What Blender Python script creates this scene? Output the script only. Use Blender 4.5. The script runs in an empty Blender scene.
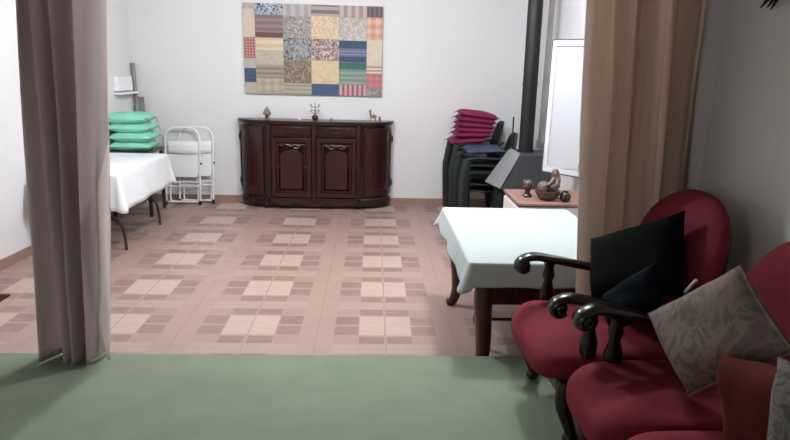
import bpy, bmesh, math, random
from mathutils import Vector, Matrix
random.seed(7)
PI = math.pi
scene = bpy.context.scene
COL = scene.collection

# ------------------------------------------------------------------ materials
def lin(c):
    return tuple(((v/255)/12.92 if v/255 <= .04045 else ((v/255+.055)/1.055)**2.4) for v in c) + (1.0,)

MATS = {}
class NT:
    """tiny node-graph helper"""
    def __init__(self, name, rough=.6, spec=.5, metal=0.0):
        m = bpy.data.materials.new(name); m.use_nodes = True
        self.m = m; self.t = m.node_tree; self.n = self.t.nodes; self.l = self.t.links
        self.b = self.n['Principled BSDF']
        self.b.inputs['Roughness'].default_value = rough
        self.b.inputs['Specular IOR Level'].default_value = spec
        self.b.inputs['Metallic'].default_value = metal
        self.co = self.n.new('ShaderNodeTexCoord')
    def node(self, t, **k):
        x = self.n.new(t)
        for a, v in k.items(): setattr(x, a, v)
        return x
    def set(self, sock, v):
        if isinstance(v, bpy.types.NodeSocket): self.l.new(v, sock)
        else: sock.default_value = v
    def math(self, op, a, b=0.0, c=0.0):
        x = self.node('ShaderNodeMath', operation=op)
        self.set(x.inputs[0], a); self.set(x.inputs[1], b); self.set(x.inputs[2], c)
        return x.outputs[0]
    def mix(self, f, a, b):
        x = self.node('ShaderNodeMix', data_type='RGBA')
        self.set(x.inputs[0], f); self.set(x.inputs[6], a); self.set(x.inputs[7], b)
        return x.outputs[2]
    def noise(self, scale, detail=3, src='Object', dist=0.0, stretch=None):
        x = self.node('ShaderNodeTexNoise'); x.inputs['Scale'].default_value = scale
        x.inputs['Detail'].default_value = detail; x.inputs['Distortion'].default_value = dist
        o = self.co.outputs[src]
        if stretch:
            mp = self.node('ShaderNodeMapping'); mp.inputs['Scale'].default_value = stretch
            self.l.new(o, mp.inputs[0]); o = mp.outputs[0]
        self.l.new(o, x.inputs['Vector'])
        return x.outputs['Fac']
    def ramp(self, f, lo, hi):
        x = self.node('ShaderNodeMapRange'); self.set(x.inputs[0], f)
        x.inputs[1].default_value = lo; x.inputs[2].default_value = hi
        return x.outputs[0]
    def bump(self, h, strength=.3, dist=.01):
        x = self.node('ShaderNodeBump'); x.inputs['Strength'].default_value = strength
        x.inputs['Distance'].default_value = dist
        self.set(x.inputs['Height'], h); self.l.new(x.outputs[0], self.b.inputs['Normal'])
    def color(self, c): self.set(self.b.inputs['Base Color'], c)

def mat(name, c, rough=.6, spec=.5, metal=0.0, var=.12, nscale=6, bump=0.0, bscale=200, stretch=None, sheen=0.0):
    if name in MATS: return MATS[name]
    g = NT(name, rough, spec, metal)
    a = lin(c); d = tuple(x*(1-var) for x in a[:3]) + (1,); e = tuple(min(1, x*(1+var)) for x in a[:3]) + (1,)
    f = g.ramp(g.noise(nscale, 4, stretch=stretch), .3, .7)
    g.color(g.mix(f, d, e))
    if bump: g.bump(g.noise(bscale, 2), bump, .004)
    if sheen: g.b.inputs['Sheen Weight'].default_value = sheen
    MATS[name] = g.m
    return g.m

def fabric_mat(name, c, trans):
    g = NT(name, .95, .05)
    a = lin(c); f = g.ramp(g.noise(3, 4, stretch=(6, 6, .6)), .3, .7)
    col = g.mix(f, tuple(x*.92 for x in a[:3])+(1,), a); g.color(col); g.bump(g.noise(400, 2), .2, .003)
    t = g.node('ShaderNodeBsdfTranslucent'); g.l.new(col, t.inputs[0])
    m = g.node('ShaderNodeMixShader'); m.inputs[0].default_value = trans
    g.l.new(g.b.outputs[0], m.inputs[1]); g.l.new(t.outputs[0], m.inputs[2])
    g.l.new(m.outputs[0], g.n['Material Output'].inputs[0]); MATS[name] = g.m
    return g.m

def wall_mat(name, c):
    g = NT(name, .85, .2)
    a = lin(c); g.color(g.mix(g.ramp(g.noise(1.3, 4), .3, .7), tuple(x*.97 for x in a[:3])+(1,), a))
    g.bump(g.noise(90, 4), .12, .004); MATS[name] = g.m
    return g.m

def tile_mat():
    g = NT('patterned_tile', .34, .5)
    s = g.node('ShaderNodeSeparateXYZ'); g.l.new(g.co.outputs['Object'], s.inputs[0])
    PX, PY, X0, Y0 = .9, .69966, .1062, 6.6573
    def fold(v, p, o):
        u = g.math('DIVIDE', g.math('SUBTRACT', v, o), p)
        fr = g.math('FRACT', g.math('ADD', u, 100.5))
        return g.math('ABSOLUTE', g.math('SUBTRACT', fr, .5)), g.math('FLOOR', g.math('ADD', g.math('MULTIPLY', u, 2), 200))
    a, ia = fold(s.outputs[0], PX, X0); b, ib = fold(s.outputs[1], PY, Y0)
    def gt(v, t): return g.math('GREATER_THAN', v, t)
    def band(v, lo, hi): return g.math('MULTIPLY', gt(v, lo), g.math('LESS_THAN', v, hi))
    light, mid, dark, pale = lin((188, 166, 156)), lin((162, 137, 129)), lin((130, 104, 97)), lin((170, 146, 137))
    aL, aD, aP = g.math('LESS_THAN', a, .192), band(a, .2, .373), gt(a, .38)
    bL, bB, bP = g.math('LESS_THAN', b, .215), band(b, .245, .40), gt(b, .41)
    # per-paver tone
    cell = g.node('ShaderNodeCombineXYZ')
    g.set(cell.inputs[0], g.math('ADD', ia, g.math('MULTIPLY', gt(a, .195), 37))); g.set(cell.inputs[1], g.math('ADD', ib, g.math('MULTIPLY', gt(b, .23), 53))); 
    wn = g.node('ShaderNodeTexWhiteNoise'); g.l.new(cell.outputs[0], wn.inputs[0])
    col = g.mix(aL, mid, pale)
    col = g.mix(g.math('MULTIPLY', aL, bL), col, light)
    col = g.mix(g.math('MULTIPLY', aD, bL), col, dark)
    col = g.mix(g.math('MULTIPLY', aL, bB), col, dark)
    col = g.mix(g.math('MULTIPLY', aD, bB), col, lin((156, 130, 123)))
    col = g.mix(g.math('MULTIPLY', aD, bP), col, pale)
    split = g.math('MAXIMUM', g.math('MULTIPLY', g.math('LESS_THAN', a, .011), bB), g.math('MULTIPLY', g.math('MULTIPLY', g.math('LESS_THAN', b, .016), aD), bL))
    col = g.mix(split, col, pale)
    n = g.ramp(g.noise(14, 5, stretch=(.6, 1.6, 1)), .3, .7)
    col = g.mix(g.math('MULTIPLY', n, .35), col, mid)
    col = g.mix(g.math('MULTIPLY', wn.outputs[0], .14), col, pale)
    fx = g.math('FLOOR', g.math('DIVIDE', s.outputs[0], PX/8)); fy = g.math('FLOOR', g.math('DIVIDE', s.outputs[1], PY/10))
    c2 = g.node('ShaderNodeCombineXYZ'); g.set(c2.inputs[0], fx); g.set(c2.inputs[1], fy)
    w2 = g.node('ShaderNodeTexWhiteNoise'); g.l.new(c2.outputs[0], w2.inputs[0])
    plain = g.math('SUBTRACT', 1.0, g.math('MULTIPLY', aL, bL))
    col = g.mix(g.math('MULTIPLY', g.math('MULTIPLY', w2.outputs[0], plain), .22), col, lin((150, 124, 117)))
    grout = g.math('MAXIMUM', g.math('MAXIMUM', g.math('LESS_THAN', a, .004), gt(a, .496)), g.math('MULTIPLY', gt(b, .495), .8))
    col = g.mix(grout, col, lin((150, 124, 112)))
    g.color(col)
    g.set(g.b.inputs['Roughness'], g.math('ADD', g.math('MULTIPLY', g.noise(9, 3), .2), .30))
    g.bump(g.math('SUBTRACT', g.math('MULTIPLY', g.noise(30, 3), .3), grout), .15, .003)
    return g.m

def pattern_mat(name, kind, c1, c2, scale=40, rough=.85, c3=None):
    """woven patterns: plain, hstripe, vstripe, floral, plaid"""
    g = NT(name, rough, .2)
    A, B = lin(c1), lin(c2)
    s = g.node('ShaderNodeSeparateXYZ'); g.l.new(g.co.outputs['Object'], s.inputs[0])
    def wave(v): return g.ramp(g.math('SINE', g.math('MULTIPLY', v, scale)), -.25, .25)
    if kind == 'plain': f = g.ramp(g.noise(20, 4), .35, .7)
    elif kind == 'hstripe': f = wave(s.outputs[2])
    elif kind == 'vstripe': f = wave(s.outputs[0])
    elif kind == 'plaid': f = g.math('MULTIPLY', g.math('ADD', wave(s.outputs[0]), wave(s.outputs[2])), .5)
    else:
        n = g.noise(scale, 3, dist=2.2); f = g.ramp(g.math('ABSOLUTE', g.math('SUBTRACT', n, .5)), .03, .10)
    col = g.mix(f, A, B)
    col = g.mix(g.math('ADD', g.math('MULTIPLY', g.noise(160, 2), .2), .08), col, lin((136, 130, 126)))
    g.color(col); g.bump(g.noise(400, 2), .2, .003); MATS[name] = g.m
    return g.m

def carpet_mat():
    g = NT('green_carpet_pile', .95, .1)
    f = g.ramp(g.noise(5, 5), .3, .7); f2 = g.noise(350, 2)
    col = g.mix(f, lin((130, 143, 124)), lin((140, 152, 134)))
    col = g.mix(g.math('MULTIPLY', f2, .35), col, lin((118, 131, 113)))
    g.color(col); g.bump(f2, .5, .006)
    return g.m

def wood_mat(name, c1, c2, rough=.3, stretch=(6, 6, 1.2)):
    g = NT(name, rough, .5)
    f = g.ramp(g.noise(5, 6, stretch=stretch, dist=1.2), .35, .68)
    g.color(g.mix(f, lin(c1), lin(c2))); g.bump(g.noise(60, 3, stretch=stretch), .06, .002); MATS[name] = g.m
    return g.m

M_wall = wall_mat('white_plaster', (222, 221, 223))
M_wallf = wall_mat('dim_beige_plaster', (150, 138, 128))
M_ceil = wall_mat('ceiling_white', (225, 222, 218))
M_tile = tile_mat()
M_basetile = mat('baseboard_tile', (150, 120, 108), .4, nscale=9)
M_carpet = carpet_mat()
M_maho = wood_mat('mahogany', (42, 14, 12), (50, 18, 15), .28)
M_mahod = wood_mat('mahogany_dark', (28, 10, 9), (35, 12, 10), .26)
M_table = wood_mat('table_wood', (48, 15, 11), (72, 26, 18), .3)
M_black = wood_mat('black_wood', (14, 8, 7), (30, 17, 14), .22)
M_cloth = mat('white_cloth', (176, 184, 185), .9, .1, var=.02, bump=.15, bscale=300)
M_cloth2 = mat('white_cloth_left', (232, 234, 238), .9, .1, var=.02, bump=.15, bscale=300)
M_curtL = fabric_mat('taupe_curtain', (220, 209, 210), .56)
M_curtR = fabric_mat('tan_curtain', (196, 180, 168), .5)
M_litflap = fabric_mat('cream_lit_flap', (246, 240, 238), .7)  # curtain edge turned to the lamps, its brightness put into the colour
M_red = mat('crimson_upholstery', (110, 31, 44), .8, .15, var=.12, nscale=9, bump=.2, bscale=300)
M_green = mat('mint_fabric', (138, 208, 184), .85, .1, var=.07, bump=.15)
M_magenta = mat('magenta_fabric', (124, 38, 76), .8, .15, var=.1, bump=.15)
M_navy = mat('navy_fabric', (62, 68, 92), .8, .2, var=.1, bump=.15)
M_whmetal = mat('white_enamel', (232, 232, 232), .4, .5, var=.02)
M_whplas = mat('white_plastic', (236, 236, 238), .5, .4, var=.02)
M_rubber = mat('black_rubber', (22, 22, 24), .6, .3)
M_dkplas = mat('dark_plastic', (26, 32, 34), .42, .45, var=.1)
M_flue = mat('black_flue_paint', (16, 16, 19), .5, .4)
M_hood = mat('charcoal_steel', (58, 60, 64), .55, .4, var=.05)
M_hoodl = mat('grey_steel_panel', (134, 136, 139), .5, .4, var=.06)
M_iron = mat('black_iron', (20, 20, 22), .5, .5)
M_tubes = mat('dark_tube', (48, 44, 46), .35, .5)
M_frame = mat('white_frame', (198, 198, 204), .5, .4, var=.02)
M_board = mat('white_board', (178, 179, 187), .45, .4, var=.015)
M_edge = mat('dark_edge', (70, 70, 76), .5, .4)
M_grey = mat('grey_metal', (140, 138, 136), .5, .4, metal=.2)
M_cabtop = wood_mat('terracotta_wood', (134, 98, 88), (150, 114, 102), .4, (2, 8, 2))
M_cabw = mat('white_cabinet', (222, 214, 210), .5, .4, var=.02)
M_brown = mat('brown_ceramic', (66, 46, 40), .35, .5, var=.2, nscale=30)
M_brown2 = mat('speckled_brown', (92, 76, 70), .5, .4, var=.35, nscale=45)
M_dkpot = mat('dark_ceramic', (34, 24, 24), .3, .5)
M_pewter = mat('pewter', (128, 126, 120), .45, .5, metal=.3, var=.15, nscale=40)
M_brass = mat('dull_brass', (130, 112, 78), .45, .5, metal=.4, var=.2, nscale=40)
M_dkgreen = mat('black_green_velvet', (10, 14, 13), .9, .05, var=.2)
M_navyv = mat('dark_navy_velvet', (15, 20, 26), .9, .05, var=.2)
M_rust = mat('rust_red_fabric', (78, 30, 25), .85, .1, var=.15, nscale=12, bump=.2)
M_paisley = pattern_mat('grey_floral_brocade', 'floral', (114, 97, 92), (84, 72, 68), 8)
M_greyfl = pattern_mat('grey_leaf_fabric', 'floral', (92, 90, 86), (56, 53, 51), 12)
M_leaf = mat('dark_leaf', (40, 26, 26), .6, .3)
M_pot = mat('clay_pot', (120, 80, 62), .7, .3)
M_glint = mat('glint_white', (238, 236, 230), .5, .3, var=.01)
M_matred = mat('dark_red_mat', (74, 34, 30), .9, .1, bump=.3)

# ------------------------------------------------------------------ mesh builder
class MB:
    def __init__(self): self.v = []; self.f = []; self.mi = []; self.cur = 0
    def add(self, vs, fs):
        o = len(self.v); self.v += [Vector(p) for p in vs]
        for q in fs: self.f.append([i+o for i in q]); self.mi.append(self.cur)
        return self
    def box(self, x0, x1, y0, y1, z0, z1, M=None):
        vs = [Vector((x, y, z)) for z in (z0, z1) for y in (y0, y1) for x in (x0, x1)]
        if M: vs = [M @ p for p in vs]
        return self.add(vs, [(0, 2, 3, 1), (4, 5, 7, 6), (0, 1, 5, 4), (2, 6, 7, 3), (0, 4, 6, 2), (1, 3, 7, 5)])
    def prism(self, poly, z0, z1, f=None):
        """poly: 2-D outline; f maps (a, b, h) to a point (default a=x, b=y, h=z)"""
        f = f or (lambda a, b, h: (a, b, h)); n = len(poly)
        vs = [f(a, b, z0) for a, b in poly] + [f(a, b, z1) for a, b in poly]
        fs = [tuple(range(n))[::-1], tuple(range(n, 2*n))] + [(i, (i+1) % n, n+(i+1) % n, n+i) for i in range(n)]
        return self.add(vs, fs)
    def lathe(self, prof, c=(0, 0, 0), seg=20, M=None, cap=True):
        n = len(prof); vs = []
        for r, z in prof:
            for k in range(seg):
                a = 2*PI*k/seg; p = Vector((r*math.cos(a), r*math.sin(a), z))
                vs.append((M @ p if M else p) + Vector(c))
        fs = [(i*seg+k, i*seg+(k+1) % seg, (i+1)*seg+(k+1) % seg, (i+1)*seg+k) for i in range(n-1) for k in range(seg)]
        if cap: fs += [tuple(range(seg))[::-1], tuple(range((n-1)*seg, n*seg))]
        return self.add(vs, fs)
    def tube(self, pts, r, seg=10, sub=4, closed=False, squash=None):
        P = smooth(pts, sub, closed) if sub > 1 else [Vector(p) for p in pts]
        n = len(P); R = r if callable(r) else (lambda t: r)
        vs = []; prev = None
        for i, p in enumerate(P):
            if closed: t = (P[(i+1) % n]-P[i-1]).normalized()
            else: t = (P[min(i+1, n-1)]-P[max(i-1, 0)]).normalized()
            if prev is None:
                u = t.cross(Vector((0, 0, 1)) if abs(t.z) < .9 else Vector((0, 1, 0))).normalized()
            else: u = (prev - t*prev.dot(t)).normalized()
            prev = u; w = t.cross(u); rr = R(i/max(1, n-1))
            q = squash or (1, 1)
            for k in range(seg):
                a = 2*PI*k/seg; vs.append(p + u*(rr*q[0]*math.cos(a)) + w*(rr*q[1]*math.sin(a)))
        m = n if closed else n-1
        fs = [(i*seg+k, i*seg+(k+1) % seg, ((i+1) % n)*seg+(k+1) % seg, ((i+1) % n)*seg+k) for i in range(m) for k in range(seg)]
        if not closed: fs += [tuple(range(seg))[::-1], tuple(range((n-1)*seg, n*seg))]
        return self.add(vs, fs)
    def grid(self, fn, nu, nv, closed_u=False):
        """fn(u,v)->point with u,v in 0..1"""
        vs = [fn(i/nu, j/nv) for j in range(nv+1) for i in range(nu+(0 if closed_u else 1))]
        W = nu if closed_u else nu+1
        fs = [(j*W+i, j*W+(i+1) % W, (j+1)*W+(i+1) % W, (j+1)*W+i) for j in range(nv) for i in range(nu)]
        return self.add(vs, fs)
    def blob(self, c, r, seg=16, rings=10, M=None, power=1.0):
        """ellipsoid / superellipsoid"""
        def sp(x): return math.copysign(abs(x)**power, x)
        vs = []; c = Vector(c)
        for j in range(rings+1):
            ph = -PI/2 + PI*j/rings
            for k in range(seg):
                a = 2*PI*k/seg
                p = Vector((r[0]*sp(math.cos(ph))*sp(math.cos(a)), r[1]*sp(math.cos(ph))*sp(math.sin(a)), r[2]*sp(math.sin(ph))))
                vs.append((M @ p if M else p) + c)
        fs = [(j*seg+k, j*seg+(k+1) % seg, (j+1)*seg+(k+1) % seg, (j+1)*seg+k) for j in range(rings) for k in range(seg)]
        return self.add(vs, fs)
    def pillow(self, corners, th, n=14, pinch=.06, wrinkle=.0, seed=1):
        """cushion spanned by four corners (in order) with puffed faces"""
        A, B, C, D = [Vector(p) for p in corners]
        nrm = (B-A).cross(D-A).normalized(); rnd = random.Random(seed)
        ph = [rnd.uniform(0, 6) for _ in range(4)]
        def pt(u, v, side):
            uu, vv = u*2-1, v*2-1
            iu = 1 - pinch*(1-vv*vv)*abs(uu)**2; iv = 1 - pinch*(1-uu*uu)*abs(vv)**2
            a = .5+uu*iu*.5; b = .5+vv*iv*.5
            p = A*(1-a)*(1-b)+B*a*(1-b)+C*a*b+D*(1-a)*b
            h = ((1-uu**4)*(1-vv**4))**.5 if abs(uu) < 1 and abs(vv) < 1 else 0
            h *= .82+.18*(1-uu*uu)*(1-vv*vv)
            w = wrinkle*(math.sin(9*u+4*v+ph[0])*math.sin(5*v-3*u+ph[1])) * min(1, 3*h)
            return p + nrm*(side*th/2*(h+.06) + w)
        o = len(self.v)
        self.grid(lambda u, v: pt(u, v, 1), n, n); self.grid(lambda u, v: pt(v, u, -1), n, n)
        W = n+1; N = W*W
        def top(i, j): return o+j*W+i
        def bot(i, j): return o+N+i*W+j
        ring = [(i, 0) for i in range(n)]+[(n, j) for j in range(n)]+[(i, n) for i in range(n, 0, -1)]+[(0, j) for j in range(n, 0, -1)]
        for k in range(len(ring)):
            p, q = ring[k], ring[(k+1) % len(ring)]
            self.f.append([top(*q), top(*p), bot(*p), bot(*q)]); self.mi.append(self.cur)
        return self
    def build(self, name, mats, parent=None, loc=None, bevel=0, seg=2, smooth_=True, subsurf=0, solid=0, auto=40):
        me = bpy.data.meshes.new(name); org = Vector((0, 0, 0))
        if loc is not None: org = Vector(loc)
        me.from_pydata([tuple(p-org) for p in self.v], [], self.f)
        if not isinstance(mats, (list, tuple)): mats = [mats]
        for m in mats: me.materials.append(m)
        for p, i in zip(me.polygons, self.mi): p.material_index = i
        bm = bmesh.new(); bm.from_mesh(me); bmesh.ops.remove_doubles(bm, verts=bm.verts, dist=1e-6)
        bmesh.ops.recalc_face_normals(bm, faces=bm.faces)
        for e in bm.edges:
            if len(e.link_faces) == 2 and e.calc_face_angle(0) > math.radians(auto): e.smooth = False
        for f in bm.faces: f.smooth = smooth_
        bm.to_mesh(me); bm.free()
        o = bpy.data.objects.new(name, me); COL.objects.link(o)
        if parent is not None: o.parent = parent
        elif loc is not None: o.location = org
        if solid:
            s = o.modifiers.new('Solidify', 'SOLIDIFY'); s.thickness = solid; s.offset = 0
        if bevel:
            b = o.modifiers.new('Bevel', 'BEVEL'); b.width = bevel; b.segments = seg; b.limit_method = 'ANGLE'
        if subsurf:
            s = o.modifiers.new('Subsurf', 'SUBSURF'); s.levels = s.render_levels = subsurf
        return o

def smooth(pts, sub, closed=False):
    P = [Vector(p) for p in pts]; n = len(P); out = []
    for i in range(n if closed else n-1):
        if closed: a, b, c, d = P[i-1], P[i], P[(i+1) % n], P[(i+2) % n]
        else: a, b, c, d = P[max(i-1, 0)], P[i], P[i+1], P[min(i+2, n-1)]
        for k in range(sub):
            t = k/sub
            out.append(.5*((2*b)+(c-a)*t+(2*a-5*b+4*c-d)*t*t+(3*b-a-3*c+d)*t**3))
    if not closed: out.append(P[-1])
    return out

def tag(o, label, cat, group=None):
    o['label'] = label; o['category'] = cat
    if group: o['group'] = group
    return o
def thing(name, label, cat, loc=(0, 0, 0), rz=0, group=None):
    o = bpy.data.objects.new(name, None); COL.objects.link(o); o.empty_display_size = .1
    o.location = loc; o.rotation_euler = (0, 0, rz)
    return tag(o, label, cat, group)
def struct(o): o['kind'] = 'structure'; return o
def dup(root, loc, rz=None, label=None):
    r = root.copy(); COL.objects.link(r); r.location = loc
    if rz is not None: r.rotation_euler = (0, 0, rz)
    if label: r['label'] = label
    for ch in list(root.children):
        c = ch.copy(); COL.objects.link(c); c.parent = r
        for g in list(ch.children):
            d = g.copy(); COL.objects.link(d); d.parent = c
    return r

# ------------------------------------------------------------------ setting
PZ = .2                       # raised carpeted floor in front
YB = 7.6                      # back wall
EDGE = 3.03                   # front edge of the raised floor
RX = lambda y: 1.65 + .05*(y-2.9)
LX = lambda y: -2.87 - .07*(YB-y)
HC = 2.85
Y0 = -3.6
def quad_wall(name, a, b, z0, z1, th, m):
    a, b = Vector((a[0], a[1], 0)), Vector((b[0], b[1], 0)); d = (b-a).normalized(); n = Vector((-d.y, d.x, 0))*th
    mb = MB(); mb.prism([(a.x, a.y), (b.x, b.y), (b.x+n.x, b.y+n.y), (a.x+n.x, a.y+n.y)], z0, z1)
    return struct(mb.build(name, m, smooth_=False))
struct(MB().box(-3.8, 2.3, Y0-.2, YB+.2, -.1, 0).build('floor', M_tile, smooth_=False))
struct(MB().box(-3.5, 2.0, Y0, EDGE, 0, PZ-.008).build('raised_floor', M_tile, smooth_=False))
struct(MB().box(-3.8, 2.3, Y0-.2, YB+.2, HC, HC+.1).build('ceiling', M_ceil, smooth_=False))
quad_wall('wall_back', (2.3, YB), (-3.4, YB), 0, HC, -.12, M_wall)
quad_wall('wall_left', (LX(YB), YB), (LX(Y0), Y0), 0, HC, -.12, M_wall)
quad_wall('wall_right', (RX(Y0), Y0), (RX(YB), YB), 0, HC, -.12, M_wall)
quad_wall('wall_front', (-3.8, Y0), (2.0, Y0), 0, HC, -.12, M_wallf)
# the opening between the two rooms: jambs and a beam over the curtains, unseen and added to cut bounce light
struct(MB().box(1.485, RX(3.1), 2.975, 3.04, 0, HC).build('wall_jamb_right', M_wall, smooth_=False))
struct(MB().box(LX(3.1), -2.45, 2.975, 3.04, 0, HC).build('wall_jamb_left', M_wall, smooth_=False))
struct(MB().box(-2.45, 1.485, 2.975, 3.04, 2.3, HC).build('blocker_beam', M_wall, smooth_=False))
quad_wall('baseboard_back', (RX(YB), YB), (LX(YB), YB), 0, .085, .012, M_basetile)
quad_wall('baseboard_left', (LX(YB), YB), (LX(EDGE), EDGE), 0, .085, .012, M_basetile)
quad_wall('baseboard_right', (RX(EDGE), EDGE), (RX(YB), YB), 0, .085, .012, M_basetile)

# window with white shutters in the right wall of the back room
def rwbox(mb, y0, y1, z0, z1, t0, t1):
    mb.prism([(RX(y0)-t0, y0), (RX(y1)-t0, y1), (RX(y1)-t1, y1), (RX(y0)-t1, y0)], z0, z1)
w = MB(); rwbox(w, 4.7, 6.5, .98, 2.5, 0, .012)
win = struct(w.build('window_1', M_frame, smooth_=False))
w = MB()
rwbox(w, 6.42, 6.54, .9, 2.56, 0, .045); rwbox(w, 4.62, 4.74, .9, 2.56, 0, .045); rwbox(w, 4.62, 6.54, 2.5, 2.6, 0, .045); rwbox(w, 4.62, 6.54, .9, .98, 0, .06)
w.build('window_frame', M_grey, win, smooth_=False)

# green carpet lying on the raised floor
cp = MB().box(-3.05, .905, Y0+.05, EDGE-.002, PZ-.008, PZ).build('carpet', M_carpet, bevel=.003, smooth_=False)
tag(cp, 'flat green carpet covering the raised floor in the foreground', 'carpet')
dm = MB().box(-2.98, -2.66, 4.1, 4.34, 0, .012).build('floor_mat', M_matred, bevel=.004)
tag(dm, 'small dark red mat on the tiles near the left wall', 'mat')

# ------------------------------------------------------------------ curtains
def curtain(name, label, cols, z0, z1, yc, material, flap=None, deep=1.25):
    """cols: (x at z=2.0, x at z=zlow, depth offset, zlow)"""
    root = thing(name, label, 'curtain', (cols[0][0], yc, z0))
    base = Vector(root.location)
    pts = smooth([(c[0], c[1], c[2]) for c in cols], 5)
    mb = MB(); nv = 40; n = len(pts)-1
    def fn(u, v):
        a, b, dy = pts[round(u*n)]; z = z1 + (z0-z1)*v
        k = (z-zl)/(2.0-zl); x = b+(a-b)*k
        amp = deep + .15*v + .08*math.sin(7*u+3*v)
        return (x + .004*math.sin(9*v+20*u), yc + dy*amp + .006*math.sin(6*v+11*u), z)
    zl = cols[0][3]
    mb.grid(fn, n, nv)
    mb.build('curtain_cloth', material, root, base, solid=.005, auto=180)
    hm = MB(); hm.grid(lambda u, v: Vector(fn(u, 1-.012*(1-v)))+Vector((0, -.004, 0)), n, 2)
    hm.build('hem', material, root, base, solid=.004, auto=180)
    if flap:
        lm = MB(); lm.grid(lambda u, v: tuple(Vector(flap[0](v))*(1-u)+Vector(flap[1](v))*u), 4, 24)
        lm.build('flap', M_litflap, root, base, solid=.004, auto=180)['label'] = 'pale turned flap along the edge, lamp light put into its colour'
    return root

def pick(P, v):
    Q = smooth(P, 12); k = v*(len(Q)-1); i = min(int(k), len(Q)-2); return Q[i].lerp(Q[i+1], k-i)
def wx(u, z, d):
    k = (z-.21)/1.76; a, b = lx(u, u); return (b+(a-b)*k, 2.955+d, z)
def lx(ut, ub): return (-1.607+(ut-18)*.00444, -1.729+(ub-37)*.00512)
Lp = [(22, 42, .03), (24, 46, -.035), (27, 50, -.025), (30, 57, .02), (34, 66, .07), (35, 68, .0), (38, 70, -.045), (44, 73, -.045), (49, 77, -.015), (51.5, 79.5, .05), (49, 78, .09), (52, 80, .10), (53.5, 80.5, -.01),
      (57, 81.5, -.055), (62, 83, -.045), (65.5, 84.5, -.005), (67, 86, .045), (76, 90, .055), (69, 87, .09), (66, 85.5, .11), (77, 90, .115), (78.5, 91, .03), (80, 92.5, -.04), (88, 97, -.05), (96, 101, -.035), (101, 104, .0), (103, 107, .045)]
curtain('curtain', 'taupe grey curtain hanging in folds on the left, its hem just above green carpet',
        [lx(a, b)+(d, .21) for a, b, d in Lp], .213, 2.66, 2.955, M_curtL,
        (lambda v: pick([wx(109, 1.35, .012), wx(98, 1.1, -.03), wx(89, .92, -.055), wx(96, .62, -.055), wx(104, .38, -.045), wx(112, .215, -.03)], v),
         lambda v: pick([wx(109.6, 1.35, .01), wx(110.2, 1.1, 0), wx(110.8, .92, 0), wx(111.2, .62, 0), wx(111.8, .38, -.005), wx(112.6, .213, -.02)], v)))
Rp = [(590, 587, .03), (594, 591, -.03), (602, 598, -.045), (611, 606, -.02), (618, 612, .04), (624, 616, .0), (630, 621, -.035), (636, 625, -.01), (639, 627, .04), (646, 632, .05), (640, 628, .09), (638, 627, .10), (647, 633, .10), (648, 634, .02), (652, 639, -.04),
      (660, 647, -.045), (668, 653, -.02), (673, 656, .03), (684, 664, .045), (676, 658, .085), (674, 657, .10), (686, 666, .10), (687, 668, .02), (693, 673, -.035), (702, 680, -.015), (713, 690, .04)]
def rx_(ut, ub): return (.962+(ut-587)*.00464, .985+(ub-578)*.0053)
curtain('curtain', 'tan brown curtain hanging in folds on the right behind the armchairs',
        [rx_(a, b)+(d, 1.09) for a, b, d in Rp], .26, 2.66, 2.91, M_curtR, None, .85)
rod = MB().tube([(-3.05, 2.93, 2.69), (1.64, 2.93, 2.69)], .014, 12, 1)
tag(rod.build('curtain_rod', M_black), 'dark rod that both curtains hang from', 'curtain rod')

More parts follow.
